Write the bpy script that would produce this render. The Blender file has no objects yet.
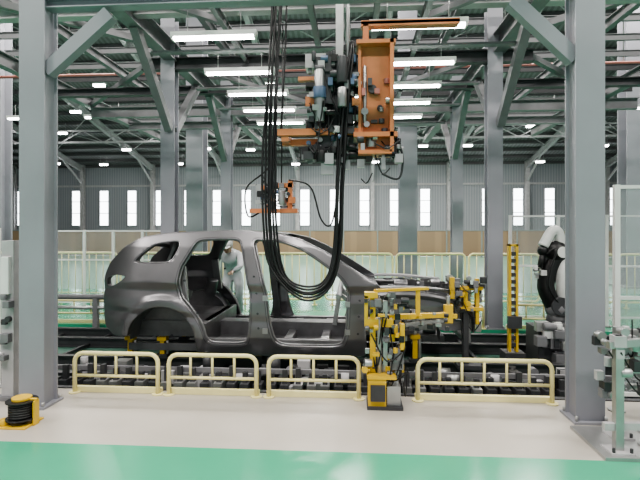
import bpy, bmesh, math, random
from mathutils import Vector, Matrix
random.seed(7)
S = bpy.context.scene
COL = S.collection

# ------------------------------------------------------------------ materials
def mat(name, col, rough=0.5, metal=0.0, emit=0.0, var=0.12, nscale=6.0, bump=0.0):
    m = bpy.data.materials.new(name); m.use_nodes = True
    nt = m.node_tree; b = nt.nodes['Principled BSDF']
    b.inputs['Roughness'].default_value = rough
    b.inputs['Metallic'].default_value = metal
    tc = nt.nodes.new('ShaderNodeTexCoord')
    n = nt.nodes.new('ShaderNodeTexNoise'); n.inputs['Scale'].default_value = nscale
    n.inputs['Detail'].default_value = 4
    nt.links.new(tc.outputs['Object'], n.inputs['Vector'])
    r = nt.nodes.new('ShaderNodeValToRGB')
    r.color_ramp.elements[0].position = 0.3; r.color_ramp.elements[1].position = 0.7
    r.color_ramp.elements[0].color = tuple(c*(1-var) for c in col)+(1,)
    r.color_ramp.elements[1].color = tuple(min(1, c*(1+var)) for c in col)+(1,)
    nt.links.new(n.outputs['Fac'], r.inputs['Fac'])
    nt.links.new(r.outputs['Color'], b.inputs['Base Color'])
    if bump:
        bp = nt.nodes.new('ShaderNodeBump'); bp.inputs['Strength'].default_value = bump
        bp.inputs['Distance'].default_value = 0.01
        nt.links.new(n.outputs['Fac'], bp.inputs['Height']); nt.links.new(bp.outputs['Normal'], b.inputs['Normal'])
    if emit:
        b.inputs['Emission Color'].default_value = tuple(col)+(1,)
        b.inputs['Emission Strength'].default_value = emit
    return m

def stripe_mat(name, c1, c2, scale, axis='X', rough=0.6, sharp=(0.45, 0.55)):
    m = mat(name, c1, rough)
    nt = m.node_tree; b = nt.nodes['Principled BSDF']
    tc = nt.nodes.new('ShaderNodeTexCoord')
    w = nt.nodes.new('ShaderNodeTexWave'); w.bands_direction = axis
    w.inputs['Scale'].default_value = scale; w.inputs['Distortion'].default_value = 0
    nt.links.new(tc.outputs['Object'], w.inputs['Vector'])
    r = nt.nodes.new('ShaderNodeValToRGB')
    r.color_ramp.elements[0].position = sharp[0]; r.color_ramp.elements[1].position = sharp[1]
    r.color_ramp.elements[0].color = c1+(1,); r.color_ramp.elements[1].color = c2+(1,)
    nt.links.new(w.outputs['Fac'], r.inputs['Fac']); nt.links.new(r.outputs['Color'], b.inputs['Base Color'])
    return m

M_green = mat('green_epoxy', (0.055, 0.34, 0.20), 0.18, var=0.07, nscale=0.8)
M_greenfar = mat('sheen_paled_green_epoxy', (0.15, 0.29, 0.22), 0.28, var=0.1, nscale=0.5)  # far floor: bleaching by reflections is mixed into the green itself
M_beige = mat('beige_concrete', (0.44, 0.405, 0.36), 0.35, var=0.07, nscale=1.5)
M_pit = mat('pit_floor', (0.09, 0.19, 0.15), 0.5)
M_grey = mat('grey_concrete', (0.24, 0.27, 0.26), 0.4)
M_col = mat('column_paint', (0.27, 0.272, 0.305), 0.45, var=0.06, nscale=2)
M_frame = mat('frame_paint', (0.18, 0.178, 0.19), 0.5, var=0.08)
M_dark = mat('dark_steel', (0.06, 0.061, 0.066), 0.5, 0.3)
M_roofbeam = mat('roof_beam_paint', (0.42, 0.41, 0.42), 0.6)
M_purlin = mat('purlin_paint', (0.11, 0.105, 0.11), 0.6)
M_roof = stripe_mat('roof_sheet', (0.18, 0.172, 0.178), (0.25, 0.24, 0.25), 1.2, 'X')
M_wall = stripe_mat('wall_sheet', (0.25, 0.265, 0.285), (0.31, 0.325, 0.35), 1.5, 'X')
M_window = mat('daylight_glazing', (0.93, 0.97, 1.0), 0.3, emit=6.0, var=0.02)
M_wframe = mat('window_frame', (0.55, 0.58, 0.6), 0.5)
M_tube = mat('fluorescent_tube', (1.0, 0.99, 0.97), 0.3, emit=22, var=0.0)
M_white = mat('white_paint', (0.75, 0.75, 0.74), 0.4, var=0.05)
M_car = mat('bare_body_steel', (0.185, 0.18, 0.19), 0.33, 0.8, var=0.10, nscale=3)
M_carin = mat('inner_body_steel', (0.17, 0.168, 0.176), 0.45, 0.6, var=0.15, nscale=8)
M_carlt = mat('galvanised_steel', (0.33, 0.325, 0.335), 0.36, 0.75, var=0.15, nscale=8)
M_yel = mat('safety_yellow', (0.66, 0.43, 0.04), 0.4, var=0.06)
M_pale = mat('pale_yellow_rail', (0.78, 0.71, 0.37), 0.4, var=0.05)
M_black = mat('black_rubber', (0.012, 0.012, 0.013), 0.42)
M_orange = mat('orange_paint', (0.54, 0.20, 0.085), 0.45, var=0.12)
M_steel = mat('machined_steel', (0.42, 0.42, 0.42), 0.35, 0.7)
M_blue = mat('blue_valve', (0.08, 0.12, 0.20), 0.4)
M_red = mat('red_pipe_paint', (0.36, 0.14, 0.12), 0.5)
M_tan = stripe_mat('tan_panel', (0.32, 0.225, 0.14), (0.27, 0.19, 0.12), 0.25, 'X', sharp=(.1, .3))
M_cover = mat('coverall_cloth', (0.58, 0.60, 0.63), 0.85, bump=0.3)
M_skin = mat('skin', (0.50, 0.32, 0.22), 0.55)
M_shoe = mat('shoe_leather', (0.02, 0.02, 0.02), 0.5)
def glass_mat():
    m = bpy.data.materials.new('clear_plastic'); m.use_nodes = True
    nt = m.node_tree; nt.nodes.clear()
    o = nt.nodes.new('ShaderNodeOutputMaterial'); mx = nt.nodes.new('ShaderNodeMixShader')
    t = nt.nodes.new('ShaderNodeBsdfTransparent'); p = nt.nodes.new('ShaderNodeBsdfPrincipled')
    t.inputs['Color'].default_value = (0.95, 0.96, 0.96, 1)
    p.inputs['Base Color'].default_value = (0.7, 0.74, 0.76, 1); p.inputs['Roughness'].default_value = 0.25
    n = nt.nodes.new('ShaderNodeTexNoise'); n.inputs['Scale'].default_value = 1.5
    mr = nt.nodes.new('ShaderNodeMapRange'); mr.inputs['To Min'].default_value = 0.04; mr.inputs['To Max'].default_value = 0.22
    nt.links.new(n.outputs['Fac'], mr.inputs['Value']); nt.links.new(mr.outputs['Result'], mx.inputs['Fac'])
    nt.links.new(t.outputs[0], mx.inputs[1]); nt.links.new(p.outputs[0], mx.inputs[2]); nt.links.new(mx.outputs[0], o.inputs['Surface'])
    return m
M_glass = glass_mat()

# ------------------------------------------------------------------ builder
def catmull(pts, n=6, closed=False):
    P = [Vector(p) for p in pts]; out = []; L = len(P)
    rng = range(L) if closed else range(L-1)
    for i in rng:
        if closed:
            p0, p1, p2, p3 = P[(i-1) % L], P[i], P[(i+1) % L], P[(i+2) % L]
        else:
            p0, p1, p2, p3 = P[max(i-1, 0)], P[i], P[i+1], P[min(i+2, L-1)]
        for k in range(n):
            t = k/n
            out.append(0.5*((2*p1)+(p2-p0)*t+(2*p0-5*p1+4*p2-p3)*t*t+(3*p1-p0-3*p2+p3)*t**3))
    if not closed: out.append(P[-1])
    return out

class B:
    def __init__(s, name): s.name = name; s.bm = bmesh.new(); s.mats = []
    def mi(s, m):
        if m not in s.mats: s.mats.append(m)
        return s.mats.index(m)
    def f(s, vs, m, smooth=False):
        try:
            fc = s.bm.faces.new(vs); fc.material_index = s.mi(m); fc.smooth = smooth
        except ValueError: pass
    def hexa(s, c, m):
        v = [s.bm.verts.new(p) for p in c]
        for q in ((0,3,2,1),(4,5,6,7),(0,1,5,4),(1,2,6,5),(2,3,7,6),(3,0,4,7)): s.f([v[i] for i in q], m)
    def box(s, x0, x1, y0, y1, z0, z1, m):
        s.hexa([(x0,y0,z0),(x1,y0,z0),(x1,y1,z0),(x0,y1,z0),(x0,y0,z1),(x1,y0,z1),(x1,y1,z1),(x0,y1,z1)], m)
    def fr(s, a, b, up=None):
        a = Vector(a); b = Vector(b); d = (b-a).normalized()
        u = Vector(up) if up else (Vector((0,0,1)) if abs(d.z) < 0.95 else Vector((0,1,0)))
        sd = d.cross(u).normalized(); u = sd.cross(d).normalized()
        return a, b, d, sd, u
    def beam(s, a, b, w, h, m, up=None, off=0.0):
        a, b, d, sd, u = s.fr(a, b, up); a = a+u*off; b = b+u*off
        c = []
        for p in (a, b):
            for q in ((-1,-1),(1,-1),(1,1),(-1,1)): c.append(p+sd*q[0]*w/2+u*q[1]*h/2)
        s.hexa(c, m)
    def ibeam(s, a, b, w, h, t, m, up=None):
        s.beam(a, b, w, t, m, up, h/2-t/2); s.beam(a, b, w, t, m, up, -h/2+t/2); s.beam(a, b, t, h-2*t, m, up)
    def cyl(s, a, b, r, m, seg=14, r2=None):
        a, b, d, sd, u = s.fr(a, b); r2 = r if r2 is None else r2
        A = []; C = []
        for i in range(seg):
            t = 2*math.pi*i/seg; o = sd*math.cos(t)+u*math.sin(t)
            A.append(s.bm.verts.new(a+o*r)); C.append(s.bm.verts.new(b+o*r2))
        for i in range(seg):
            j = (i+1) % seg; s.f([A[i], A[j], C[j], C[i]], m, True)
        s.f(A[::-1], m); s.f(C, m)
    def tube(s, pts, r, m, seg=8, closed=False):
        P = [Vector(p) for p in pts]; n = len(P); rings = []
        u = None
        for i in range(n):
            if closed: d = (P[(i+1) % n]-P[i-1])
            else: d = P[min(i+1, n-1)]-P[max(i-1, 0)]
            d = d.normalized()
            if u is None:
                u = Vector((0,0,1)) if abs(d.z) < 0.9 else Vector((0,1,0))
            u = (u-d*u.dot(d)).normalized(); sd = d.cross(u)
            rings.append([s.bm.verts.new(P[i]+(sd*math.cos(2*math.pi*k/seg)+u*math.sin(2*math.pi*k/seg))*r) for k in range(seg)])
        for i in range(n if closed else n-1):
            A = rings[i]; C = rings[(i+1) % n]
            for k in range(seg):
                j = (k+1) % seg; s.f([A[k], A[j], C[j], C[k]], m, True)
        if not closed: s.f(rings[0][::-1], m); s.f(rings[-1], m)
    def ball(s, c, r, m, sc=(1,1,1), seg=16, rings=10, rot=None):
        mt = Matrix.Translation(c) @ (rot.to_4x4() if rot else Matrix()) @ Matrix.Diagonal((r*sc[0], r*sc[1], r*sc[2], 1))
        g = bmesh.ops.create_uvsphere(s.bm, u_segments=seg, v_segments=rings, radius=1, matrix=mt)
        k = s.mi(m)
        for v in g['verts']:
            for fc in v.link_faces: fc.material_index = k; fc.smooth = True
    def grid(s, rows, m, smooth=True):
        V = [[s.bm.verts.new(p) for p in r] for r in rows]
        for i in range(len(V)-1):
            for j in range(len(V[0])-1): s.f([V[i][j], V[i][j+1], V[i+1][j+1], V[i+1][j]], m, smooth)
    def clutter(s, x0, x1, y0, y1, z0, z1, n, ms, seed, smin=.03, smax=.10):
        R = random.Random(seed)
        for i in range(n):
            x = R.uniform(x0, x1); y = R.uniform(y0, y1); z = R.uniform(z0, z1); m = R.choice(ms)
            a, b, c = [R.uniform(smin, smax)/2 for _ in range(3)]
            if R.random() < .55: s.box(x-a, x+a, y-b, y+b, z-c, z+c, m)
            else:
                ax = R.choice([(a*2,0,0),(0,b*2,0),(0,0,c*2)]); s.cyl((x,y,z), Vector((x,y,z))+Vector(ax), min(a,b,c)+.008, m, 10)
    def hoses(s, x0, x1, y0, y1, z0, z1, n, seed, m=None, r=.007):
        R = random.Random(seed)
        for i in range(n):
            a = Vector((R.uniform(x0,x1), R.uniform(y0,y1), R.uniform(z0,z1))); b = Vector((R.uniform(x0,x1), R.uniform(y0,y1), R.uniform(z0,z1)))
            sag = R.uniform(.1, .3)*(z1-z0); mid = (a+b)/2-Vector((0, R.uniform(0, .04), sag)); mid.z = max(mid.z, z0)
            s.tube(catmull([a, a.lerp(mid, .6)-Vector((0,0,sag*.15)), mid, b.lerp(mid, .6)-Vector((0,0,sag*.15)), b], 5), r, m or M_black, 6)
    def done(s, bevel=0.0, split=False):
        bmesh.ops.recalc_face_normals(s.bm, faces=s.bm.faces)
        me = bpy.data.meshes.new(s.name); s.bm.to_mesh(me); s.bm.free()
        for m in s.mats: me.materials.append(m)
        o = bpy.data.objects.new(s.name, me); COL.objects.link(o)
        if bevel:
            b = o.modifiers.new('bevel', 'BEVEL'); b.width = bevel; b.segments = 2; b.limit_method = 'ANGLE'; b.angle_limit = math.radians(50)
        return o

def inst(o, name, loc):
    c = bpy.data.objects.new(name, o.data); c.location = loc; COL.objects.link(c); return c

# ------------------------------------------------------------------ shell
YB = 40.0; XL = -42; XR = 44; YF = -16
SL = 0.22; ZE = 7.2; YR = 10.0
def zroof(y): return ZE+SL*(YB-y) if y > YR else ZE+SL*(YB-YR)-SL*(YR-y)
f = B('floor')
def flat(y0, y1, z, m):
    f.box(XL, XR, y0, y1, z-.15, z, m)
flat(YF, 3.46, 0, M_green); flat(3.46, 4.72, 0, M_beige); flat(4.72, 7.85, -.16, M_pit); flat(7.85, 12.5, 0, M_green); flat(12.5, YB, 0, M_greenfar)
f.box(XL, XR, 4.66, 4.72, -.3, 0.012, M_dark)
f.done()
w = B('wall_back'); w.box(XL, XR, YB, YB+.2, 0, ZE+.3, M_wall); w.box(XL, XR, YB-.08, YB, 5.3, 5.45, M_roofbeam); w.box(XL, XR, YB-.06, YB, 0, 1.0, M_grey); w.done()
w = B('wall_left'); w.box(XL-.2, XL, YF, YB, 0, ZE+7, M_wall); w.done()
w = B('wall_right'); w.box(XR, XR+.2, YF, YB, 0, ZE+7, M_wall); w.done()
i = 0
for k in range(-16, 17):
    x = 0.9+2.48*k
    if abs(x-1.55) % 6.2 < .3: x += .4
    i += 1
    w = B('window_%d' % i)
    w.box(x-.36, x+.36, YB-.06, YB-.02, 2.0, 4.95, M_window)
    for a, b2, c, d in ((-.42,-.36,1.94,5.01),(.36,.42,1.94,5.01)): w.box(x+a, x+b2, YB-.1, YB, c, d, M_wframe)
    for z in (1.94, 3.0, 4.0, 4.95): w.box(x-.42, x+.42, YB-.1, YB, z, z+.06, M_wframe)
    w.done()
r = B('ceiling')
for y0, y1 in ((YR, YB), (YF, YR)):
    z0, z1 = zroof(y0), zroof(y1)
    r.hexa([(XL,y0,z0),(XR,y0,z0),(XR,y1,z1),(XL,y1,z1),(XL,y0,z0+.12),(XR,y0,z0+.12),(XR,y1,z1+.12),(XL,y1,z1+.12)], M_roof)
y = 12.0
while y < YB:
    r.box(XL, XR, y-.05, y+.05, zroof(y)-.24, zroof(y)-.02, M_purlin); y += 1.4
r.done()
t = B('roof_truss')
for k in range(-7, 8):
    x = 1.55+6.2*k
    if x < XL or x > XR: continue
    a = (x, YR, zroof(YR)-.5); b = (x, YB, zroof(YB)-.45)
    t.ibeam(a, b, .22, .45, .04, M_roofbeam)
    t.ibeam((x, YB-.25, 0), (x, YB-.25, ZE), .3, .35, .04, M_roofbeam)
    t.beam((x, YB-.4, 5.6), (x, YB-3.2, zroof(YB-3.2)-.6), .12, .12, M_roofbeam)
    for y in (20, 30):
        t.beam((x, y, zroof(y)-.3), (x+6.2, y+6, zroof(y+6)-.3), .05, .05, M_roofbeam); t.beam((x+6.2, y, zroof(y)-.3), (x, y+6, zroof(y+6)-.3), .05, .05, M_roofbeam)
for y in (16, 24, 32):
    z = zroof(y)-1.3
    t.beam((XL, y, z), (XR, y, z), .12, .12, M_roofbeam); t.beam((XL, y, z+.8), (XR, y, z+.8), .12, .12, M_roofbeam)
    x = XL; up = True
    while x < XR-1.5:
        t.beam((x, y, z if up else z+.8), (x+1.55, y, z+.8 if up else z), .06, .06, M_roofbeam); x += 1.55; up = not up
t.done()
for k, x in enumerate((-10.85, -4.65, 1.55, 7.75, 13.95)):
    c = B('building_column')
    c.ibeam((x, 14, 0), (x, 14, zroof(14)-.6), .5, .5, .04, M_col, up=(0,1,0)); c.box(x-.4, x+.4, 13.6, 14.4, 0, .05, M_grey)
    c.done()
hb = B('high_bay_lamp')
hb.box(-.34, .34, -.12, .12, .06, .14, M_white); hb.box(-.3, .3, -.1, .1, -.05, .06, M_tube)
for sx in (-.25, .25): hb.cyl((sx, 0, .14), (sx, 0, .7), .012, M_steel, 6)
hbo = hb.done(); first = True
for x in (-24, -20.2, -17, -14, -11, -7.8, -4.7, -1.6, 1.5, 4.6, 7.7, 10.8, 14, 17):
    for y in (19, 22, 25, 28, 31, 34, 37):
        if (int(abs(x)*3)+y) % 2 == 0: continue
        p = (x+.15*(y % 4), y+.3*(int(x) % 3), zroof(y+.3*(int(x) % 3))-.95)
        if first: hbo.location = p; first = False
        else: inst(hbo, 'high_bay_lamp', p)
p = B('sprinkler_pipe')
p.cyl((XL+.1, 13, 5.95), (XR-.1, 13, 5.95), .04, M_red, 10)
for x in range(-20, 20, 3): p.cyl((x, 13, 5.95), (x, 13, zroof(13)-.3), .015, M_steel, 6)
p.done()

# ------------------------------------------------------------------ gantry
CX = ((-2.885, 1.955), (-3.14, 2.28), (-3.08, 2.42))
CY = (4.22, 8.02, 11.5)
for (xs, y, wd) in zip(CX, CY, (.235, .24, .25)):
    for x in xs:
        c = B('support_column')
        c.ibeam((x, y, 0), (x, y, 5.2), wd, wd-.03, .018, M_col, up=(0,1,0))
        c.box(x-wd*.62, x+wd*.62, y-wd*.62, y+wd*.62, 0, .02, M_col)
        if y < 5:
            sgn = 1 if x < 0 else -1
            c.box(x+sgn*wd*.36-.006, x+sgn*wd*.36+.006, y-wd/2+.03, y+wd/2-.03, .02, 5.2, M_col)
        for sx in (-.5, .5):
            for sy in (-.5, .5): c.cyl((x+sx*wd, y+sy*wd, .02), (x+sx*wd, y+sy*wd, .06), .014, M_steel, 6)
        c.done()
g = B('overhead_steel_frame')
for x in (-3.1, 2.35):
    g.ibeam((x, 2.0, 4.62), (x, 16, 4.62), .2, .3, .02, M_frame)
    for y in (8.0, 11.5):
        g.beam((x, y-.1, 3.3), (x, y-1.4, 4.5), .12, .14, M_frame); 
        g.beam((x, y+.1, 3.3), (x, y+1.4, 4.5), .12, .14, M_frame)
for y, z, h, m in ((6.6, 4.72, .2, M_roofbeam), (8.0, 4.42, .2, M_dark), (9.8, 4.5, .16, M_dark), (11.5, 4.5, .25, M_frame), (13.5, 4.6, .2, M_frame), (5.3, 4.65, .22, M_frame)):
    g.ibeam((-6.5, y, z) if y != 8.0 else (-3.6, y, z), (6.5, y, z) if y != 8.0 else (2.9, y, z), .16, h, .018, m)
for x in (-1.8, .95, -.55, .3):
    g.ibeam((x, 2.0, 4.48), (x, 14, 4.48), .07, .12, .01, M_frame)
y = 5.8
while y < 16:
    g.ibeam((-7, y, 5.15), (7, y, 5.15), .06, .12, .01, M_dark if int(y*2) % 2 else M_frame); y += .85
for x in (-5, -2.4, -.1, 1.6, 4.2): g.ibeam((x, 3, 5.0), (x, 17, 5.0), .1, .16, .012, M_frame)
for y, z in ((7.0, 4.25), (9.0, 4.3), (10.6, 4.32), (12.3, 4.3)):
    g.beam((-3, y, z), (2.3, y, z), .12, .03, M_frame); g.beam((-3, y+.2, z+.06), (2.3, y+.2, z+.06), .03, .03, M_roofbeam)
for k, (a, b2) in enumerate((((-3.1, 5.3, 4.5), (-1.8, 6.6, 4.5)), ((2.35, 5.3, 4.5), (1.0, 6.6, 4.5)), ((-3.1, 8, 4.5), (-.6, 11.5, 4.5)), ((2.35, 8, 4.5), (-.6, 11.5, 4.5)))): g.beam(a, b2, .08, .08, M_frame)
g.beam((-2.8, 4.22, 3.05), (-2.2, 4.22, 3.56), .1, .12, M_col); g.beam((1.87, 4.22, 3.05), (1.35, 4.22, 3.56), .1, .12, M_col)
g.ibeam((-2.84, 4.22, 3.66), (1.92, 4.22, 3.66), .12, .09, .012, M_col)
g.ibeam((-7, 6.0, 4.9), (7, 6.0, 4.9), .14, .2, .02, M_frame)
for s_ in (-1, 1):
    x0 = -3.1 if s_ < 0 else 2.35
    g.beam((x0, 8, 4.7), (x0+s_*3.4, 4.6, 4.7), .1, .1, M_frame); g.beam((x0, 8, 4.7), (x0+s_*3.4, 11.5, 4.7), .1, .1, M_frame)
    g.ibeam((x0+s_*3.4, 3, 4.75), (x0+s_*3.4, 16, 4.75), .18, .26, .02, M_frame)
g.done()

fl = B('fluorescent_light')
fl.box(-.56, .56, -.06, .06, .03, .09, M_white)
fl.cyl((-.53, -.03, .012), (.53, -.03, .012), .016, M_tube, 8); fl.cyl((-.53, .03, .012), (.53, .03, .012), .016, M_tube, 8)
for sx in (-.54, .54): fl.box(sx-.012, sx+.012, -.055, .055, -.01, .05, M_white)
for sx in (-.35, .35): fl.cyl((sx, 0, .09), (sx, 0, .38), .006, M_steel, 6)
fo = fl.done(); fo.location = (-1.8, 6.1, 4.07)
for x, y, z in ((-1.8,7.5,4.07),(-1.75,8.7,4.07),(-1.75,9.9,4.07),(-1.7,11.1,4.07),(.74,5.6,3.93),(.95,7.25,4.07),(.95,8.4,4.07),(.95,9.5,4.07),(.95,10.7,4.07),(-.4,9.9,4.3),(-.4,12.2,4.3)):
    inst(fo, 'fluorescent_light', (x, y, z))
for x, y in ((-8.5, 12), (-6.4, 12), (5.2, 12), (7.2, 12)): inst(fo, 'fluorescent_light', (x, y, 4.5))

# ------------------------------------------------------------------ rails
def rrect(x0, x1, z0, z1, y, r=.09, n=5):
    pts = []
    for cx, cz, a0 in ((x1-r, z1-r, 0), (x0+r, z1-r, 90), (x0+r, z0+r, 180), (x1-r, z0+r, 270)):
        for k in range(n+1):
            a = math.radians(a0+90*k/n); pts.append((cx+r*math.cos(a), y, cz+r*math.sin(a)))
    return pts
def low_rail(x0, x1, y, h=.39, nv=3):
    b = B('low_guard_rail')
    r = .085; pts = [(x1, y, 0.0)]
    for cx, a0 in ((x1-r, 0), (x0+r, 90)):
        for k in range(6):
            a = math.radians(a0+90*k/5); pts.append((cx+r*math.cos(a), y, h-r+r*math.sin(a)))
    pts.append((x0, y, 0.0))
    b.tube(pts, .021, M_pale, 10)
    b.tube([(x0, y, .17), (x1, y, .17)], .016, M_pale, 8)
    for k in range(1, nv+1):
        x = x0+(x1-x0)*k/(nv+1); b.tube([(x, y, .17), (x, y, h)], .013, M_pale, 8)
    for x in (x0, x1):
        b.cyl((x, y, .0), (x, y, .012), .055, M_pale, 12)
    b.box(x0-.02, x1+.02, y+.02, y+.075, 0, .05, M_pale)
    b.done()
for x0, x1, n in ((-2.74, -1.90, 3), (-1.79, -.93, 3), (-.81, .05, 3), (.60, 1.82, 5)): low_rail(x0, x1, 4.55, nv=n)
for x0, x1 in ((-5.4, -4.2), (-4.1, -3.35), (1.2, 2.1), (2.5, 3.6)): low_rail(x0, x1, 7.95)
def tall_rail(x0, x1, y):
    b = B('safety_railing')
    b.tube(rrect(x0, x1, .12, 1.1, y), .024, M_pale, 8, True)
    b.tube([(x0, y, .22), (x1, y, .22)], .014, M_pale, 6)
    n = int((x1-x0)/.15)
    for k in range(1, n): 
        x = x0+(x1-x0)*k/n; b.tube([(x, y, .12), (x, y, 1.1)], .011, M_pale, 6)
    for x in (x0+.15, x1-.15): b.cyl((x, y, 0), (x, y, .15), .022, M_pale, 8); b.cyl((x, y, 0), (x, y, .012), .06, M_pale, 10)
    b.done()
x = -9.6
while x < 7.5:
    tall_rail(x, x+1.42, 10.2); x += 1.5

# ------------------------------------------------------------------ clear screens
def screen(name, a, b, h, n, midz=1.0, z0=.15):
    s = B(name); a = Vector(a); b = Vector(b)
    for k in range(n+1):
        p = a.lerp(b, k/n); s.beam((p.x, p.y, 0), (p.x, p.y, h), .045, .045, M_white, up=(b-a))
        s.cyl((p.x, p.y, 0), (p.x, p.y, .015), .07, M_steel, 10)
    for z in (z0, midz, h-.02): s.beam((a.x, a.y, z), (b.x, b.y, z), .03, .03, M_white)
    s.beam((a.x, a.y, (z0+h)/2), (b.x, b.y, (z0+h)/2), .008, h-z0-.04, M_glass)
    return s.done()
screen('clear_screen', (-6.6, 9.3, 0), (-3.6, 9.3, 0), 1.6, 5)
screen('clear_screen', (-4.5, 4.9, 0), (-3.62, 4.65, 0), 1.62, 2)
screen('clear_screen', (2.62, 8.25, 0), (4.95, 8.25, 0), 1.85, 3)
screen('clear_screen', (2.32, 4.42, 0), (2.95, 4.42, 0), 2.0, 2)
screen('clear_screen', (2.95, 4.36, 0), (2.95, 3.4, 0), 2.0, 2)

c = B('partition_panel'); x = -23
while x < 23:
    c.box(x, x+1.96, 29, 29.08, .05, 1.56, M_tan); c.box(x+1.96, x+2.04, 28.96, 29.12, 0, 1.6, M_grey); x += 2.04
c.box(-23, 23, 28.97, 29.11, 1.54, 1.6, M_grey)
c.done()

# ------------------------------------------------------------------ conveyor
c = B('conveyor_skid')
for y in (5.25, 5.95, 6.95, 7.6): c.ibeam((-8, y, -.08), (8, y, -.08), .1, .14, .012, M_dark)
x = -8
while x < 8:
    c.box(x, x+.05, 4.85, 7.8, -.14, -.1, M_dark); x += .8
x = -3.4
R = random.Random(5)
while x < 3.2:
    c.box(x, x+.05, 4.95, 5.0, -.12, .09+R.random()*.08, M_dark); c.box(x-.02, x+.07, 4.9, 5.06, -.12, .0, M_steel if R.random() < .3 else M_dark)
    x += .14
c.beam((-3.5, 5.05, .10), (3.4, 5.05, .10), .03, .05, M_frame)
c.clutter(-3.2, 2.4, 5.0, 5.45, -.1, .06, 110, [M_dark, M_steel, M_frame, M_black, M_roofbeam], 11, .05, .16)
c.done()
def lift(x, y, ztop):
    b = B('body_support_stand')
    b.box(x-.07, x+.07, y-.05, y+.05, -.01, .03, M_dark); b.box(x-.03, x+.03, y-.03, y+.03, .03, ztop-.06, M_yel)
    b.box(x-.06, x+.06, y-.05, y+.05, ztop-.10, ztop-.05, M_yel); b.cyl((x, y, ztop-.05), (x, y, ztop), .025, M_steel)
    b.cyl((x+.06, y, .03), (x+.06, y, ztop-.1), .018, M_steel); b.done(.004)
for x, y, z in ((-2.84, 5.95, .30), (-2.42, 5.95, .30), (-2.5, 6.95, .4), (-1.2, 5.95, .13), (-.2, 5.95, .13), (.75, 5.95, .37), (.75, 6.95, .37)): lift(x, y, z)
p = B('conveyor_guide_pipe')
p.cyl((-6, 7.75, .48), (-3.15, 7.75, .48), .045, M_frame); p.cyl((-6, 7.75, .30), (-3.3, 7.75, .30), .03, M_steel)
for x in (-5.5, -4.3, -3.4): p.box(x-.04, x+.04, 7.71, 7.79, -.16, .48, M_frame)
p.done()

# ------------------------------------------------------------------ car body shell
YN = 5.55; YM = 6.46; HW = YM-YN
top = [(-3.08,1.06),(-3.02,1.19),(-2.82,1.38),(-2.62,1.495),(-2.3,1.555),(-1.8,1.58),(-1.5,1.583),(-1.02,1.56),(-.65,1.485),(-.345,1.34),(-.02,1.14),(.30,.94)]
AC = (-2.28, .27); AR = .43
outer = [(-2.90,.33),(-3.06,.42),(-3.10,.60),(-3.10,.85)]+top+[(.31,.86),(.18,.76),(.13,.5),(.14,.2),(.12,.13),(-1.0,.12),(-1.78,.125)]
arch = []
for k in range(0, 15):
    a = math.radians(-14+k*(180+4)/14); arch.append((AC[0]+AR*math.cos(a), AC[1]+AR*math.sin(a)))
arch[0] = (-1.84, .135); arch = [arch[0]]+[p_ for p_ in arch[1:] if p_[0] > -2.69]+[(-2.70, .34)]
hole_q = [(-2.66,1.20),(-2.62,1.27),(-2.44,1.42),(-2.36,1.445),(-2.12,1.475),(-2.10,1.40),(-2.19,1.21),(-2.40,1.20)]
hole_r = [(-1.98,1.33),(-1.91,1.46),(-1.84,1.49),(-1.62,1.50),(-1.37,1.495),(-1.32,1.32),(-1.26,1.05),(-1.20,.8),(-1.22,.34),(-1.27,.24),(-1.66,.24),(-1.74,.28),(-1.80,.48),(-1.94,.68),(-2.06,.80),(-2.10,.95),(-2.08,1.15)]
hole_f = [(-1.22,1.492),(-1.0,1.485),(-.84,1.460),(-.6,1.37),(-.36,1.21),(-.13,1.04),(-.05,.90),(-.05,.8),(-.07,.4),(-.11,.26),(-.22,.23),(-.82,.23),(-.93,.28),(-1.0,.5),(-1.03,.8),(-1.08,1.0),(-1.16,1.28)]
hole_t = [(-3.05,.90),(-3.04,1.02),(-2.90,1.07),(-2.72,1.05),(-2.80,.97),(-2.95,.90)]
def chaikin(P, it=2, q=.2):
    for _ in range(it):
        o = []
        for i in range(len(P)):
            a = P[i]; b = P[(i+1) % len(P)]
            o.append((a[0]*(1-q)+b[0]*q, a[1]*(1-q)+b[1]*q)); o.append((a[0]*q+b[0]*(1-q), a[1]*q+b[1]*(1-q)))
        P = o
    return P
def inset(x, z):
    r = 0.0
    if z < .34: r += .055*((.34-z)/.22)**1.3
    zc = .95+.03*max(0, min(1, (-x-.5)/2))
    if z > zc: r += .31*(z-zc)+.13*max(0, z-1.4)
    else: r += .030*max(0, 1-abs(z-(zc-.10))/.10)*(1 if z < zc else 0)
    if x < -.2: r += .020*max(0, 1-abs(z-.47-.05*(-x))/.07)*(.4 if x > -1.9 else 1)
    if x < -2.5: r += .22*((-2.5-x)/.6)**2.2
    if x > -.1: r += .06*((x+.1)/.37)**2*(1 if z > .6 else .3)
    d = math.hypot(x-AC[0], z-AC[1])
    if z < .9: r -= .032*max(0, min(1, (AR+.13-d)/.06))
    return r
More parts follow.
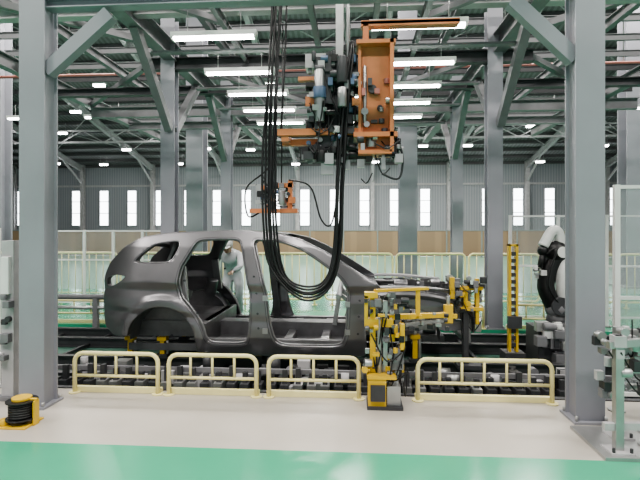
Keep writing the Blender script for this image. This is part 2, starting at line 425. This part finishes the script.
def plate(polys, th, bev, step, fn, m, name, extra=()):
    cu = bpy.data.curves.new(name, 'CURVE'); cu.dimensions = '2D'; cu.fill_mode = 'BOTH'; cu.extrude = th; cu.bevel_depth = bev; cu.bevel_resolution = 1
    for P in polys:
        sp = cu.splines.new('POLY'); sp.points.add(len(P)-1); sp.use_cyclic_u = True
        for i, q in enumerate(P): sp.points[i].co = (q[0], q[1], 0, 1)
    ob = bpy.data.objects.new(name, cu); COL.objects.link(ob)
    dg = bpy.context.evaluated_depsgraph_get(); me = bpy.data.meshes.new_from_object(ob.evaluated_get(dg))
    COL.objects.unlink(ob); bpy.data.objects.remove(ob)
    bm = bmesh.new(); bm.from_mesh(me); bmesh.ops.remove_doubles(bm, verts=bm.verts, dist=1e-4)
    xs = [v.co.x for v in bm.verts]; zs = [v.co.y for v in bm.verts]
    for lo, hi, ax in ((min(xs), max(xs), 0), (min(zs), max(zs), 1)):
        c = lo+step*.53
        while c < hi:
            n = Vector((1,0,0)) if ax == 0 else Vector((0,1,0))
            bmesh.ops.bisect_plane(bm, geom=bm.verts[:]+bm.edges[:]+bm.faces[:], plane_co=n*c, plane_no=n, dist=1e-5)
            c += step*(1.4 if ax == 0 else 1)
    for v in bm.verts: v.co = fn(v.co.x, v.co.y, v.co.z)
    bmesh.ops.recalc_face_normals(bm, faces=bm.faces)
    for fc in bm.faces: fc.smooth = True
    for e in bm.edges:
        if len(e.link_faces) == 2 and e.calc_face_angle(0) > math.radians(35): e.smooth = False
    bm.to_mesh(me); bm.free(); me.materials.clear(); me.materials.append(m)
    o = bpy.data.objects.new(name, me); COL.objects.link(o); return o
car = bpy.data.objects.new('car_body_shell', None); COL.objects.link(car)
full = chaikin(outer+arch[:], 1, .12)
H = [chaikin(hole_q, 2), chaikin(hole_r, 2), chaikin(hole_f, 2), chaikin(hole_t, 1)]
polys = [full]+H
def near(x, z, t): return Vector((x, YN+.055+inset(x, z)-t, z))
def far(x, z, t): return Vector((x, 2*YM-(YN+.055+inset(x, z)-t), z))
parts = [plate(polys, .042, .012, .034, near, M_car, 'body_side_left'), plate(polys, .042, .012, .09, far, M_car, 'body_side_right')]
b = B('body_side_details')
for fn in (near, far):
    for P in H[:3]:
        cxm = sum(q[0] for q in P)/len(P); czm = sum(q[1] for q in P)/len(P)
        Q = [(q[0]+(cxm-q[0])*.035, q[1]+(czm-q[1])*.03) for q in P]
        b.tube([fn(q[0], q[1], -.01) for q in Q], .011, M_carlt, 6, True)
        Q = [(q[0]+(cxm-q[0])*-.03, q[1]+(czm-q[1])*-.025) for q in P]
        b.tube([fn(q[0], q[1], .0535) for q in Q], .0035, M_dark, 5, True)
    for x, z in ((-1.11,.45),(-1.12,.62),(-1.14,.85),(-1.17,1.05),(.05,.4),(.06,.6),(.07,.78),(-1.84,.62),(-2.0,1.0)):
        p0 = fn(x, z, .03); p1 = fn(x, z, .0565); b.cyl(p0, p1, .014, M_dark, 10)
    for z in (.42, .74): b.box(-.10, -.04, min(fn(0, z, .03).y, fn(0, z, .075).y), max(fn(0, z, .03).y, fn(0, z, .075).y), z-.03, z+.03, M_carlt)
    for z in (.42, .80): b.box(-1.06, -1.0, min(fn(-1, z, .03).y, fn(-1, z, .075).y), max(fn(-1, z, .03).y, fn(-1, z, .075).y), z-.03, z+.03, M_carlt)
    b.tube([fn(-2.72, .40+k*.05, .0535) for k in range(0, 4)], .003, M_dark, 5)
parts.append(b.done())
def ztop(x):
    for (a, za), (b, zb) in zip(top, top[1:]):
        if a <= x <= b: return za+(zb-za)*(x-a)/(b-a)
    return top[-1][1]
b = B('roof_panel'); rows = []
for k in range(23):
    x = -2.72+(2.72-.86)*k/22; zt = ztop(x)-.012; hw = HW-inset(x, zt)-.02
    rows.append([(x, YM+hw*s/8, zt+.03*(1-(s/8)**2)) for s in range(-8, 9)])
b.grid(rows, M_car); b.grid([[(p_[0], p_[1], p_[2]-.02) for p_ in q] for q in rows], M_carin)
for x in (-2.6, -2.1, -1.5, -.9):
    zt = ztop(x)-.07; hw = HW-inset(x, zt)-.05
    b.tube([(x, YM+hw*s/6, zt+.03*(1-(s/6)**2)) for s in range(-6, 7)], .03, M_carin, 6)
b.tube([(-2.80, YM+(HW-.3)*s/6, 1.37+.04*(1-(s/6)**2)) for s in range(-6, 7)], .04, M_car, 8)
parts.append(b.done())
b = B('underbody')
b.box(-1.85, .1, YN+.12, 2*YM-YN-.12, .17, .195, M_carin)
b.box(-1.8, .12, YM-.13, YM+.13, .19, .38, M_carin)
b.box(-1.88, -1.78, YN+.15, 2*YM-YN-.15, .17, .47, M_carin)
b.box(-2.90, -1.8, YN+.32, 2*YM-YN-.32, .44, .47, M_carin)
for x in (-.35, -.8, -1.25): b.box(x-.05, x+.05, YN+.1, 2*YM-YN-.1, .19, .28, M_carlt)
for s in (-1, 1):
    yy = YM+s*(HW-.14); b.box(-1.8, .1, yy-.05, yy+.05, .13, .3, M_carin)
    yy = YM+s*.5; b.box(-2.85, .1, yy-.05, yy+.05, .08, .17, M_carin)
    rw = []
    for k in range(13):
        a = math.radians(k*15); rw.append([(AC[0]+.42*math.cos(a), YM+s*(HW-.08-.26*j/3), AC[1]+.42*math.sin(a)) for j in range(4)])
    b.grid(rw, M_carin)
    rr = [[(AC[0]+q*math.cos(math.radians(k*15)), YM+s*(HW-.34), AC[1]+q*math.sin(math.radians(k*15))) for q in (.02, .42)] for k in range(13)]
    b.grid(rr, M_carin)
    b.cyl((-2.15, YM+s*(HW-.3), .66), (-2.1, YM+s*(HW-.34), .86), .09, M_carin)
    b.beam((-2.85, YM+s*(HW-.26), .95), (-2.62, YM+s*(HW-.36), 1.42), .08, .06, M_carin)
    b.beam((-2.05, YM+s*(HW-.16), .7), (-2.1, YM+s*(HW-.2), 1.15), .1, .06, M_carlt)
    b.beam((-1.14, YM+s*(HW-.13), .25), (-1.26, YM+s*(HW-.27), 1.45), .10, .05, M_carin)
rp = []
for k in range(7):
    z = .36+.55*k/6
    rp.append([(-3.02+.14*abs(q/6)**3-(.02 if .5 < z < .8 else 0), YM+q/6*(HW-.14), z) for q in range(-6, 7)])
b.grid(rp, M_car)
b.tube([(-2.99+.13*abs(q/6)**3, YM+q/6*(HW-.18), .92) for q in range(-6, 7)], .035, M_car)
b.box(.06, .10, YN+.14, 2*YM-YN-.14, .18, .88, M_carin)
b.clutter(.0, .06, YN+.3, 2*YM-YN-.3, .35, .8, 12, [M_carin], 3, .06, .2)
b.hexa([(.06,YN+.15,.84),(.34,YN+.16,.84),(.34,2*YM-YN-.16,.84),(.06,2*YM-YN-.15,.84),(.10,YN+.15,.93),(.30,YN+.16,.90),(.30,2*YM-YN-.16,.90),(.10,2*YM-YN-.15,.93)], M_car)
b.cyl((-.18, YN+.14, .8), (-.18, 2*YM-YN-.14, .8), .035, M_carlt)
for y in (6.0, 6.46, 6.6): b.beam((-.18, y, .8), (.08, y, .62), .05, .05, M_carlt)
b.beam((-.18, 6.35, .8), (-.25, 6.35, .35), .06, .1, M_carlt); b.beam((-.18, 6.6, .8), (-.25, 6.6, .35), .06, .1, M_carin)
parts.append(b.done(.004))
def fx(o):
    for v in o.data.vertices: 
        if v.co.x > .1: v.co.x = .1+(v.co.x-.1)*1.22
    return o
b = B('front_structure')
for s in (-1, 1):
    yo = YM+s*(HW-.12)
    b.beam((.0, YM+s*.46, .34), (.45, YM+s*.46, .45), .12, .14, M_carin); b.beam((.45, YM+s*.46, .45), (1.2, YM+s*.44, .45), .11, .15, M_carlt)
    b.box(1.2, 1.22, YM+s*.44-.08, YM+s*.44+.08, .35, .55, M_car)
    b.tube(catmull([(.12, yo, .82), (.5, yo-s*.01, .845), (.85, yo-s*.04, .80), (1.12, yo-s*.14, .66), (1.16, YM+s*.56, .50)], 6), .05, M_car, 6)
    b.tube(catmull([(.12, yo, .92), (.5, yo+s*.01, .93), (.85, yo-s*.03, .90), (1.1, yo-s*.12, .82)], 6), .025, M_carlt, 6)
    b.grid([[(x, yo+s*(.02-.14*q), .935-.0*q-.06*max(0, x-.5)-.02*q*q) for q in (0, .35, .7, 1)] for x in (.14, .3, .5, .7, .9, 1.05)], M_car)
    b.cyl((.44, YM+s*.6, .4), (.42, YM+s*.57, .86), .17, M_carin, 18, .13); b.cyl((.42, YM+s*.57, .86), (.42, YM+s*.57, .885), .15, M_carlt, 18)
    b.cyl((.42, YM+s*.57, .885), (.42, YM+s*.57, .90), .05, M_dark, 14)
    rw = []
    for k in range(11):
        a = math.radians(-6+k*19); rw.append([(.46+.40*math.cos(a), YM+s*(.50+.25*j/3), .27+.40*math.sin(a)+.05) for j in range(4)])
    b.grid(rw, M_carin)
    b.box(.86, 1.1, YM+s*.52-.01, YM+s*.52+.01, .45, .75, M_carin)
    b.box(1.0, 1.14, yo-s*.18-.02, yo-s*.18+.02, .50, .84, M_carlt)
    b.beam((.9, yo-s*.06, .80), (1.14, YM+s*.55, .82), .06, .03, M_car)
    b.clutter(.3, 1.1, min(yo-s*.3, yo-s*.02), max(yo-s*.3, yo-s*.02), .5, .86, 30, [M_carin, M_car, M_carlt], 20+s, .04, .12)
b.box(1.12, 1.17, YM-.62, YM+.62, .80, .87, M_carlt); b.box(1.12, 1.17, YM-.6, YM+.6, .22, .29, M_car)
for s in (-.6, 0, .6): b.box(1.12, 1.16, YM+s-.03, YM+s+.03, .25, .82, M_carlt)
bb = [(1.32-.10*(q/8)**2, YM+q/8*.68, .46) for q in range(-8, 9)]
for p0, p1 in zip(bb, bb[1:]): b.beam(p0, p1, .05, .13, M_carlt)
b.box(.55, .95, YM-.35, YM+.35, .2, .27, M_carin); b.clutter(.2, 1.1, YM-.4, YM+.4, .3, .85, 36, [M_carin, M_car, M_carlt], 9, .05, .16)
b.box(.6, .85, YM-.6, YM-.3, .55, .6, M_carlt)
parts.append(fx(b.done(.003)))
sidep = [[(.12,.5),(.12,.88),(.6,.88),(.98,.83),(1.12,.72),(1.15,.5),(1.1,.42),(.9,.40)]+[(.46+.41*math.cos(math.radians(a)), .30+.41*math.sin(math.radians(a))) for a in range(20, 165, 12)], [(.93,.58),(1.0,.58),(1.0,.68),(.93,.70)]]
parts.append(fx(plate(sidep, .006, .003, .12, lambda x, z, t: Vector((x, YN+.20+.1*max(0, x-.6)+.04*math.sin(z*16)*.3-t, z)), M_car, 'front_apron_left')))
parts.append(fx(plate(sidep, .006, .003, .12, lambda x, z, t: Vector((x, 2*YM-YN-.20-.1*max(0, x-.6)+t, z)), M_car, 'front_apron_right')))
for o in parts: o.parent = car

# ------------------------------------------------------------------ hoist
h = B('overhead_hoist_gripper')
Yh = 5.15
h.box(-.19, -.11, Yh, Yh+.08, 3.45, 4.54, M_steel); h.cyl((-.06, Yh+.04, 3.4), (-.06, Yh+.04, 4.5), .02, M_steel)
h.box(-.30, .02, Yh-.1, Yh+.1, 4.4, 4.5, M_dark)
h.box(.06, .40, Yh+.02, Yh+.05, 2.42, 3.58, M_orange); h.box(.38, .42, Yh-.10, Yh+.22, 2.42, 3.60, M_orange); h.box(.05, .08, Yh-.04, Yh+.22, 2.42, 3.58, M_orange)
h.box(.03, .44, Yh-.10, Yh+.24, 3.56, 3.60, M_orange); h.box(.0, .46, Yh-.10, Yh+.24, 2.58, 2.63, M_orange); h.box(.05, .40, Yh-.1, Yh+.2, 2.40, 2.44, M_orange)
h.cyl((.2, Yh+.02, 3.1), (.2, Yh-.03, 3.1), .045, M_dark); h.cyl((.28, Yh+.02, 2.9), (.28, Yh-.02, 2.9), .03, M_dark)
h.cyl((.12, Yh+.0, 2.75), (.12, Yh+.0, 3.35), .02, M_steel)
h.box(-.82, .10, Yh-.02, Yh+.08, 2.62, 2.69, M_orange); h.box(-.8, -.3, Yh+.2, Yh+.28, 2.55, 2.62, M_orange); h.box(-.78, -.70, Yh, Yh+.26, 2.56, 2.68, M_orange)
h.box(-.35, .0, Yh+.05, Yh+.15, 2.5, 3.4, M_dark)
h.box(-.42, -.24, Yh-.04, Yh+.1, 2.95, 3.45, M_dark); h.cyl((-.36, Yh-.05, 2.75), (-.36, Yh-.05, 3.3), .055, M_steel); h.cyl((-.36, Yh-.05, 3.0), (-.36, Yh-.05, 3.12), .07, M_blue)
h.cyl((-.12, Yh-.08, 3.15), (-.12, Yh-.08, 3.42), .06, M_dark); h.cyl((-.12, Yh-.08, 2.9), (-.12, Yh-.08, 3.1), .05, M_steel)
h.box(-.52, -.3, Yh, Yh+.2, 3.35, 3.5, M_steel); h.box(-.6, -.2, Yh+.02, Yh+.1, 3.22, 3.26, M_orange)
h.beam((-.3, Yh+.1, 3.5), (.1, Yh+.1, 3.66), .06, .06, M_dark)
ms = [M_dark, M_steel, M_black, M_dark, M_roofbeam, M_orange, M_frame, M_dark, M_blue, M_black]
h.box(.08, 1.12, Yh+.0, Yh+.16, 3.80, 3.83, M_orange); h.box(.1, .16, Yh, Yh+.16, 3.6, 3.80, M_orange)
h.box(.08, 1.12, Yh+.0, Yh+.02, 3.78, 3.84, M_orange)
h.clutter(-.5, .05, Yh-.08, Yh+.15, 2.5, 3.45, 130, ms, 31, .03, .10)
h.clutter(-.55, .5, Yh-.05, Yh+.15, 2.32, 2.52, 46, [M_steel, M_dark, M_black, M_frame], 32, .04, .13)
h.clutter(.1, .36, Yh-.06, Yh+.02, 2.5, 3.2, 14, [M_steel, M_dark, M_red, M_dark], 33, .03, .08)
h.hoses(-.5, .1, Yh-.12, Yh+.1, 2.4, 3.5, 22, 34); h.hoses(.05, .5, Yh-.12, Yh+.05, 2.1, 2.7, 5, 35)
h.tube(catmull([(.42, Yh, 2.6), (.52, Yh, 2.4), (.48, Yh, 2.15), (.3, Yh, 2.2)], 6), .012, M_dark)
h.box(-.35, -.22, Yh, Yh+.05, 2.2, 2.4, M_steel); h.box(.3, .34, Yh, Yh+.05, 2.25, 2.4, M_steel)
R = random.Random(77)
for k in range(6):
    o = (k-2.5)*.017; dy = (k % 3)*.03; j = lambda s=.02: R.uniform(-s, s)
    path = [(-.80+o*1.2, Yh-.05+dy, 4.5), (-.86+o*1.3+j(), Yh-.06+dy, 3.3), (-.91+o*1.3+j(), Yh-.06+dy, 2.4), (-.90+o*1.5, Yh-.05+dy, 1.65), (-.82+o*1.6, Yh-.05+dy, 1.17-o*.6), (-.56, Yh-.06+dy, .93+o*1.6), (-.30-o*.6, Yh-.05+dy, 1.0+o), (-.18-o*.9, Yh-.05+dy, 1.35), (-.14-o+j(), Yh-.07+dy, 2.1), (-.10-o*.8+j(), Yh-.08+dy, 3.0), (-.02-o*.5, Yh-.05+dy, 3.5), (-.02, Yh+.05, 3.62)]
    h.tube(catmull(path, 8), .0125, M_black, 8)
h.tube(catmull([(-.72, Yh+.1, 4.5), (-.76, Yh+.1, 3.4), (-.80, Yh+.1, 2.68)], 6), .012, M_black)
h.done(.003)
h = B('small_hoist_gripper')
Y2 = 6.75
h.cyl((-1.1, Y2, 2.2), (-1.1, Y2, 4.5), .012, M_black); h.cyl((-1.02, Y2, 2.2), (-1.0, Y2, 4.5), .01, M_black)
h.box(-1.46, -.78, Y2-.1, Y2+.1, 1.84, 1.90, M_orange); h.box(-1.18, -1.12, Y2-.06, Y2+.06, 1.9, 2.25, M_orange); h.box(-.92, -.86, Y2-.06, Y2+.06, 1.9, 2.3, M_orange)
h.box(-1.2, -.85, Y2-.06, Y2+.04, 2.2, 2.26, M_orange); h.cyl((-1.0, Y2-.1, 1.95), (-1.0, Y2-.1, 2.15), .05, M_steel)
h.clutter(-1.35, -.82, Y2-.1, Y2+.08, 1.88, 2.25, 36, ms, 41, .03, .1); h.hoses(-1.4, -.8, Y2-.12, Y2+.1, 1.9, 2.4, 8, 42, r=.009)
h.tube(catmull([(-.9, Y2-.1, 2.3), (-.6, Y2-.1, 2.2), (-.45, Y2-.1, 1.75), (-.3, Y2-.1, 1.7), (-.2, Y2-.1, 2.3)], 8), .012, M_black)
h.tube(catmull([(-1.3, Y2, 1.87), (-1.5, Y2, 1.8), (-1.52, Y2, 2.2), (-1.2, Y2, 2.5), (-1.08, Y2, 3.0)], 8), .012, M_black)
h.done(.003)

# ------------------------------------------------------------------ yellow positioning machine (near)
m = B('yellow_positioning_machine')
m.box(.12, .44, 4.28, 4.55, .0, .03, M_dark); m.box(.13, .29, 4.3, 4.5, .03, .27, M_yel); m.box(.30, .42, 4.33, 4.48, .03, .2, M_steel)
m.box(.15, .28, 4.27, 4.3, .08, .22, M_dark); m.box(.12, .38, 4.29, 4.52, .27, .30, M_yel)
m.box(.15, .20, 4.40, 4.48, .3, 1.02, M_yel); m.box(.27, .31, 4.42, 4.48, .3, .95, M_steel); m.cyl((.235, 4.4, .3), (.235, 4.4, .8), .022, M_steel)
m.box(.10, .36, 4.38, 4.50, .72, .79, M_yel); m.box(.10, .22, 4.38, 4.5, .98, 1.03, M_yel); m.box(.10, .13, 4.38, 4.5, .79, 1.0, M_yel)
m.beam((.2, 4.45, 1.04), (.72, 4.75, 1.03), .05, .025, M_yel); m.beam((.25, 4.48, .79), (.95, 4.95, .74), .06, .045, M_yel)
m.beam((.3, 4.48, .70), (.9, 4.9, .69), .04, .03, M_steel); m.box(.6, .64, 4.68, 4.72, .76, 1.02, M_yel)
m.box(.92, 1.0, 4.92, 5.0, .66, .84, M_yel); m.cyl((.96, 4.96, .84), (.96, 4.96, .93), .02, M_steel)
m.box(.33, .45, 4.36, 4.46, .34, .52, M_frame); m.box(.42, .46, 4.36, 4.46, .5, .75, M_yel)
m.clutter(.1, .46, 4.32, 4.52, .3, 1.0, 90, [M_steel, M_dark, M_yel, M_frame, M_black, M_carin], 51, .02, .07)
m.clutter(.3, 1.0, 4.6, 4.8, .66, .78, 20, [M_steel, M_dark, M_yel, M_black], 52, .02, .06)
m.hoses(.1, .5, 4.3, 4.55, .1, .95, 14, 53)
m.done(.004)
m = B('yellow_clamp_unit')
m.box(1.28, 1.34, 5.7, 5.8, -.01, .7, M_dark); m.box(1.28, 1.33, 5.7, 5.8, .7, .95, M_yel); m.box(1.42, 1.46, 5.7, 5.78, .5, 1.03, M_yel); m.box(1.24, 1.5, 5.68, 5.82, .90, .94, M_yel); m.box(1.24, 1.5, 5.68, 5.82, .66, .70, M_yel)
m.box(1.12, 1.17, 5.66, 5.74, .8, 1.05, M_yel); m.box(1.12, 1.3, 5.68, 5.72, .84, .87, M_yel)
m.clutter(1.1, 1.5, 5.64, 5.8, .6, 1.05, 40, [M_yel, M_dark, M_steel, M_black, M_frame], 61, .03, .08); m.hoses(1.15, 1.5, 5.6, 5.8, .3, 1.05, 6, 62)
m.box(1.2, 1.48, 5.62, 5.88, -.01, .04, M_dark); m.done(.004)
m = B('yellow_lift_post')
m.box(1.985, 2.015, 6.3, 6.38, .0, 1.42, M_yel); m.box(2.075, 2.105, 6.3, 6.38, .0, 1.42, M_yel); m.box(1.985, 2.105, 6.3, 6.38, 1.39, 1.42, M_yel)
z = .1
while z < 1.35: m.box(2.015, 2.075, 6.31, 6.35, z, z+.05, M_dark); z += .09
m.box(1.92, 2.17, 6.22, 6.48, -.16, .04, M_dark); m.box(1.96, 2.13, 6.24, 6.3, .35, .5, M_dark); m.done(.003)
for x in (-3.72, -3.25): 
    m = B('equipment_post'); m.box(x-.06, x+.06, 4.3, 4.40, 0, 1.5, M_roofbeam); m.box(x-.1, x+.1, 4.26, 4.46, 0, .04, M_frame); m.box(x-.04, x+.04, 4.26, 4.3, 1.0, 1.35, M_white)
    m.clutter(x-.08, x+.08, 4.26, 4.3, .4, 1.0, 8, [M_frame, M_dark, M_white], 71, .03, .1); m.done(.004)

# ------------------------------------------------------------------ robot
r = B('industrial_robot_arm')
rx, ry = 2.98, 7.27
r.cyl((rx, ry, -.16), (rx, ry, .15), .24, M_dark, 24); r.cyl((rx, ry, .15), (rx, ry, .38), .17, M_dark, 24, .14); r.ball((rx, ry, .45), .17, M_frame)
r.cyl((rx, ry-.16, .5), (rx, ry+.16, .5), .13, M_dark, 20)
r.tube(catmull([(rx-.06, ry, .5), (rx-.16, ry, .75), (rx-.12, ry, 1.0), (rx-.02, ry, 1.2)], 5), .12, M_black, 14)
r.tube(catmull([(rx+.10, ry-.02, .5), (rx+.04, ry-.06, .75), (rx+.04, ry-.06, 1.0), (rx+.08, ry, 1.2)], 5), .08, M_white, 14)
r.ball((rx-.02, ry, 1.28), .17, M_black); r.cyl((rx+.02, ry-.17, 1.28), (rx+.02, ry+.17, 1.28), .08, M_white, 20)
r.tube(catmull([(rx+.05, ry, 1.38), (rx-.0, ry-.02, 1.57), (rx-.10, ry-.04, 1.57), (rx-.22, ry-.05, 1.36)], 6), .075, M_white, 14)
r.ball((rx-.22, ry-.05, 1.30), .08, M_black); r.cyl((rx-.22, ry-.05, 1.26), (rx-.26, ry-.05, 1.05), .045, M_black); r.clutter(rx-.34, rx-.2, ry-.1, ry, .92, 1.05, 8, [M_dark, M_steel, M_white], 81, .03, .08)
r.tube(catmull([(rx+.1, ry-.1, .4), (rx-.2, ry-.2, .8), (rx-.1, ry-.2, 1.3), (rx-.2, ry-.12, 1.25)], 6), .015, M_black)
r.done()
m = B('robot_control_base')
m.box(2.35, 2.9, 6.3, 6.75, -.16, .34, M_dark); m.clutter(2.35, 2.9, 6.2, 6.3, -.05, .4, 26, [M_dark, M_frame, M_steel, M_white, M_frame], 82, .05, .16); m.box(2.4, 2.85, 6.28, 6.3, .1, .3, M_frame); m.done(.004)

# ------------------------------------------------------------------ right foreground stand
m = B('grey_machine_stand')
X0 = 1.86
m.box(X0-.12, X0+.55, 3.45, 4.0, 0, .025, M_steel)
for x, y, hh in ((X0+.02, 3.56, .85), (X0+.16, 3.82, .75), (X0+.30, 3.6, .9), (X0+.44, 3.9, 1.1)):
    m.box(x-.028, x+.028, y-.028, y+.028, .0, hh, M_steel); m.box(x-.08, x+.08, y-.08, y+.08, .02, .04, M_roofbeam)
    for sx in (-.06, .06): m.cyl((x+sx, y-.06, .04), (x+sx, y-.06, .07), .012, M_dark, 6)
    m.box(x-.04, x+.04, y-.04, y+.04, hh-.08, hh, M_roofbeam)
m.beam((X0-.08, 3.56, .2), (X0+.45, 3.6, .2), .04, .05, M_roofbeam); m.beam((X0-.05, 3.56, .78), (X0+.4, 3.6, .82), .05, .05, M_steel); m.beam((X0+.14, 3.82, .6), (X0+.44, 3.9, .55), .05, .05, M_steel)
m.clutter(X0-.02, X0+.5, 3.5, 3.85, .35, .9, 60, [M_steel, M_roofbeam, M_dark, M_steel, M_frame], 91, .03, .09)
m.hoses(X0-.06, X0+.4, 3.45, 3.8, .4, .95, 7, 92, r=.006); m.done(.004)
# left foreground reel
m = B('cable_reel')
cx, cy = -2.76, 3.78
m.box(cx-.12, cx+.14, cy-.12, cy+.12, 0, .015, M_yel); m.cyl((cx-.08, cy-.06, .015), (cx-.08, cy-.06, .06), .04, M_yel, 14)
m.cyl((cx+.03, cy, .015), (cx+.03, cy, .19), .04, M_dark)
for zz in (.05, .19): m.cyl((cx+.03, cy, zz), (cx+.03, cy, zz+.012), .12, M_black, 24)
for k in range(6): m.tube([(cx+.03+.09*math.cos(a*math.pi/12), cy+.09*math.sin(a*math.pi/12), .075+k*.02) for a in range(24)], .011, M_black, 6, True)
m.cyl((cx+.03, cy, .202), (cx+.03, cy, .225), .075, M_yel, 20)
m.box(cx+.14, cx+.16, cy-.03, cy+.03, 0, .2, M_yel); m.box(cx+.03, cx+.16, cy-.015, cy+.015, .2, .215, M_yel); m.tube(catmull([(cx-.1, cy-.1, .1), (cx-.3, cy-.05, .02), (cx-.5, cy+.1, .012), (cx-.8, cy+.1, .012)], 6), .011, M_yel)
m.done(.003)

# ------------------------------------------------------------------ worker
wk = bpy.data.objects.new('worker', None); COL.objects.link(wk); wk.location = (-2.12, 8.36, 0)
def skin(name, verts, edges, rad, m, root=0, sub=2):
    me = bpy.data.meshes.new(name); me.from_pydata(verts, edges, []); me.materials.append(m)
    o = bpy.data.objects.new(name, me); COL.objects.link(o)
    o.modifiers.new('skin', 'SKIN').use_smooth_shade = True
    sv = me.skin_vertices[0].data if len(me.skin_vertices) else None
    if sv:
        for i, r_ in enumerate(rad): sv[i].radius = (r_, r_) if not isinstance(r_, tuple) else r_
        sv[root].use_root = True
    s_ = o.modifiers.new('sub', 'SUBSURF'); s_.levels = sub; s_.render_levels = sub
    o.parent = wk; return o
V = [(0,0,.84),(0,-.08,.97),(0,-.19,1.10),(0,-.28,1.2),(0,-.33,1.25)]; E = [(0,1),(1,2),(2,3),(3,4)]; Rr = [.13,.125,.145,.11,.06]
for s in (-1, 1):
    n = len(V)
    V += [(s*.1,0,.78),(s*.13,-.13,.46),(s*.13,-.02,.12)]; E += [(0,n),(n,n+1),(n+1,n+2)]; Rr += [.10,.075,.06]
    n = len(V)
    V += [(s*.18,-.25,1.17),(s*.25,-.47,.99),(s*.18,-.72,.93)]; E += [(3,n),(n,n+1),(n+1,n+2)]; Rr += [.07,.05,.04]
skin('coverall', V, E, Rr, M_cover)
for s in (-1, 1):
    skin('shoe', [(s*.13,.03,.06),(s*.135,-.08,.05),(s*.15,-.22,.04)], [(0,1),(1,2)], [.055,.045,.035], M_shoe)
    V = [(s*.18,-.71,.93),(s*.175,-.76,.925),(s*.17,-.81,.92)]; E = [(0,1),(1,2)]; Rr = [.028,(.036,.02),(.036,.018)]
    for k, L in enumerate((.062,.07,.066,.05)):
        n = len(V); ox = (k-1.5)*.02
        V += [(s*.17+ox,-.83,.92),(s*.17+ox,-.83-L*.6,.91),(s*.17+ox,-.83-L,.885)]; E += [(2,n),(n,n+1),(n+1,n+2)]; Rr += [.009,.0085,.007]
    n = len(V); V += [(s*.17-s*.035,-.775,.92),(s*.17-s*.06,-.82,.905)]; E += [(1,n),(n,n+1)]; Rr += [.011,.008]
    skin('hand', V, E, Rr, M_skin, 0, 1)
hd = B('head'); hc = Vector((0,-.42,1.33)); rt = Matrix.Rotation(math.radians(28), 3, 'X')
def hp(x, y, z): return hc+rt @ Vector((x, y, z))
hd.ball(hc, 1, M_skin, (.074,.092,.112), rot=rt); hd.ball(hp(0,-.02,-.06), 1, M_skin, (.055,.07,.06), rot=rt)
hd.cyl(hp(0,.03,-.06), (0,-.32,1.23), .052, M_skin)
hd.ball(hp(0,-.096,-.02), .016, M_skin, (.8,1,1.5)); 
for s in (-1,1): hd.ball(hp(s*.074,.01,-.01), .02, M_skin, (.4,.8,1.3)); hd.ball(hp(s*.03,-.084,.008), .011, M_white); hd.ball(hp(s*.03,-.093,.008), .005, M_black)
hd.ball(hp(0,-.085,-.06), .018, M_red, (1.2,.4,.3))
hd.ball(hp(0,.01,.045), 1, M_white, (.09,.112,.09), rot=rt); hd.ball(hp(0,-.08,.035), 1, M_white, (.075,.07,.008), rot=rt)
o = hd.done(); o.parent = wk

# ------------------------------------------------------------------ lights
def area(name, loc, sx, sy, power, col=(1,.955,.90), rot=(0,0,0)):
    l = bpy.data.lights.new(name, 'AREA'); l.shape = 'RECTANGLE'; l.size = sx; l.size_y = sy; l.energy = power; l.color = col
    o = bpy.data.objects.new(name, l); o.location = loc; o.rotation_euler = rot; COL.objects.link(o); return o
for x in (-9, -1, 7):
    for y, pw in ((-2, 800), (4, 600), (13, 850), (22, 850), (31, 850)):
        area('overhead_fill_light', (x, y, zroof(y)-1.6 if y > 20 else 9.5), 3.0, .8, pw)  # added fill lights standing in for the high-bay rows, without fixtures
W = bpy.data.worlds.new('sky'); S.world = W; W.use_nodes = True
bg = W.node_tree.nodes['Background']; bg.inputs['Color'].default_value = (.95, .96, 1, 1); bg.inputs['Strength'].default_value = 0.95
try: S.view_settings.look = 'AgX - Medium High Contrast'
except Exception: pass

# ------------------------------------------------------------------ camera
cd = bpy.data.cameras.new('camera'); cd.sensor_width = 36; cd.lens = 27.0; cd.shift_y = -10/640; cd.clip_end = 200
co = bpy.data.objects.new('camera', cd); co.location = (0, 0, 1.6); co.rotation_euler = (math.radians(90), 0, math.radians(4)); COL.objects.link(co)
S.camera = co
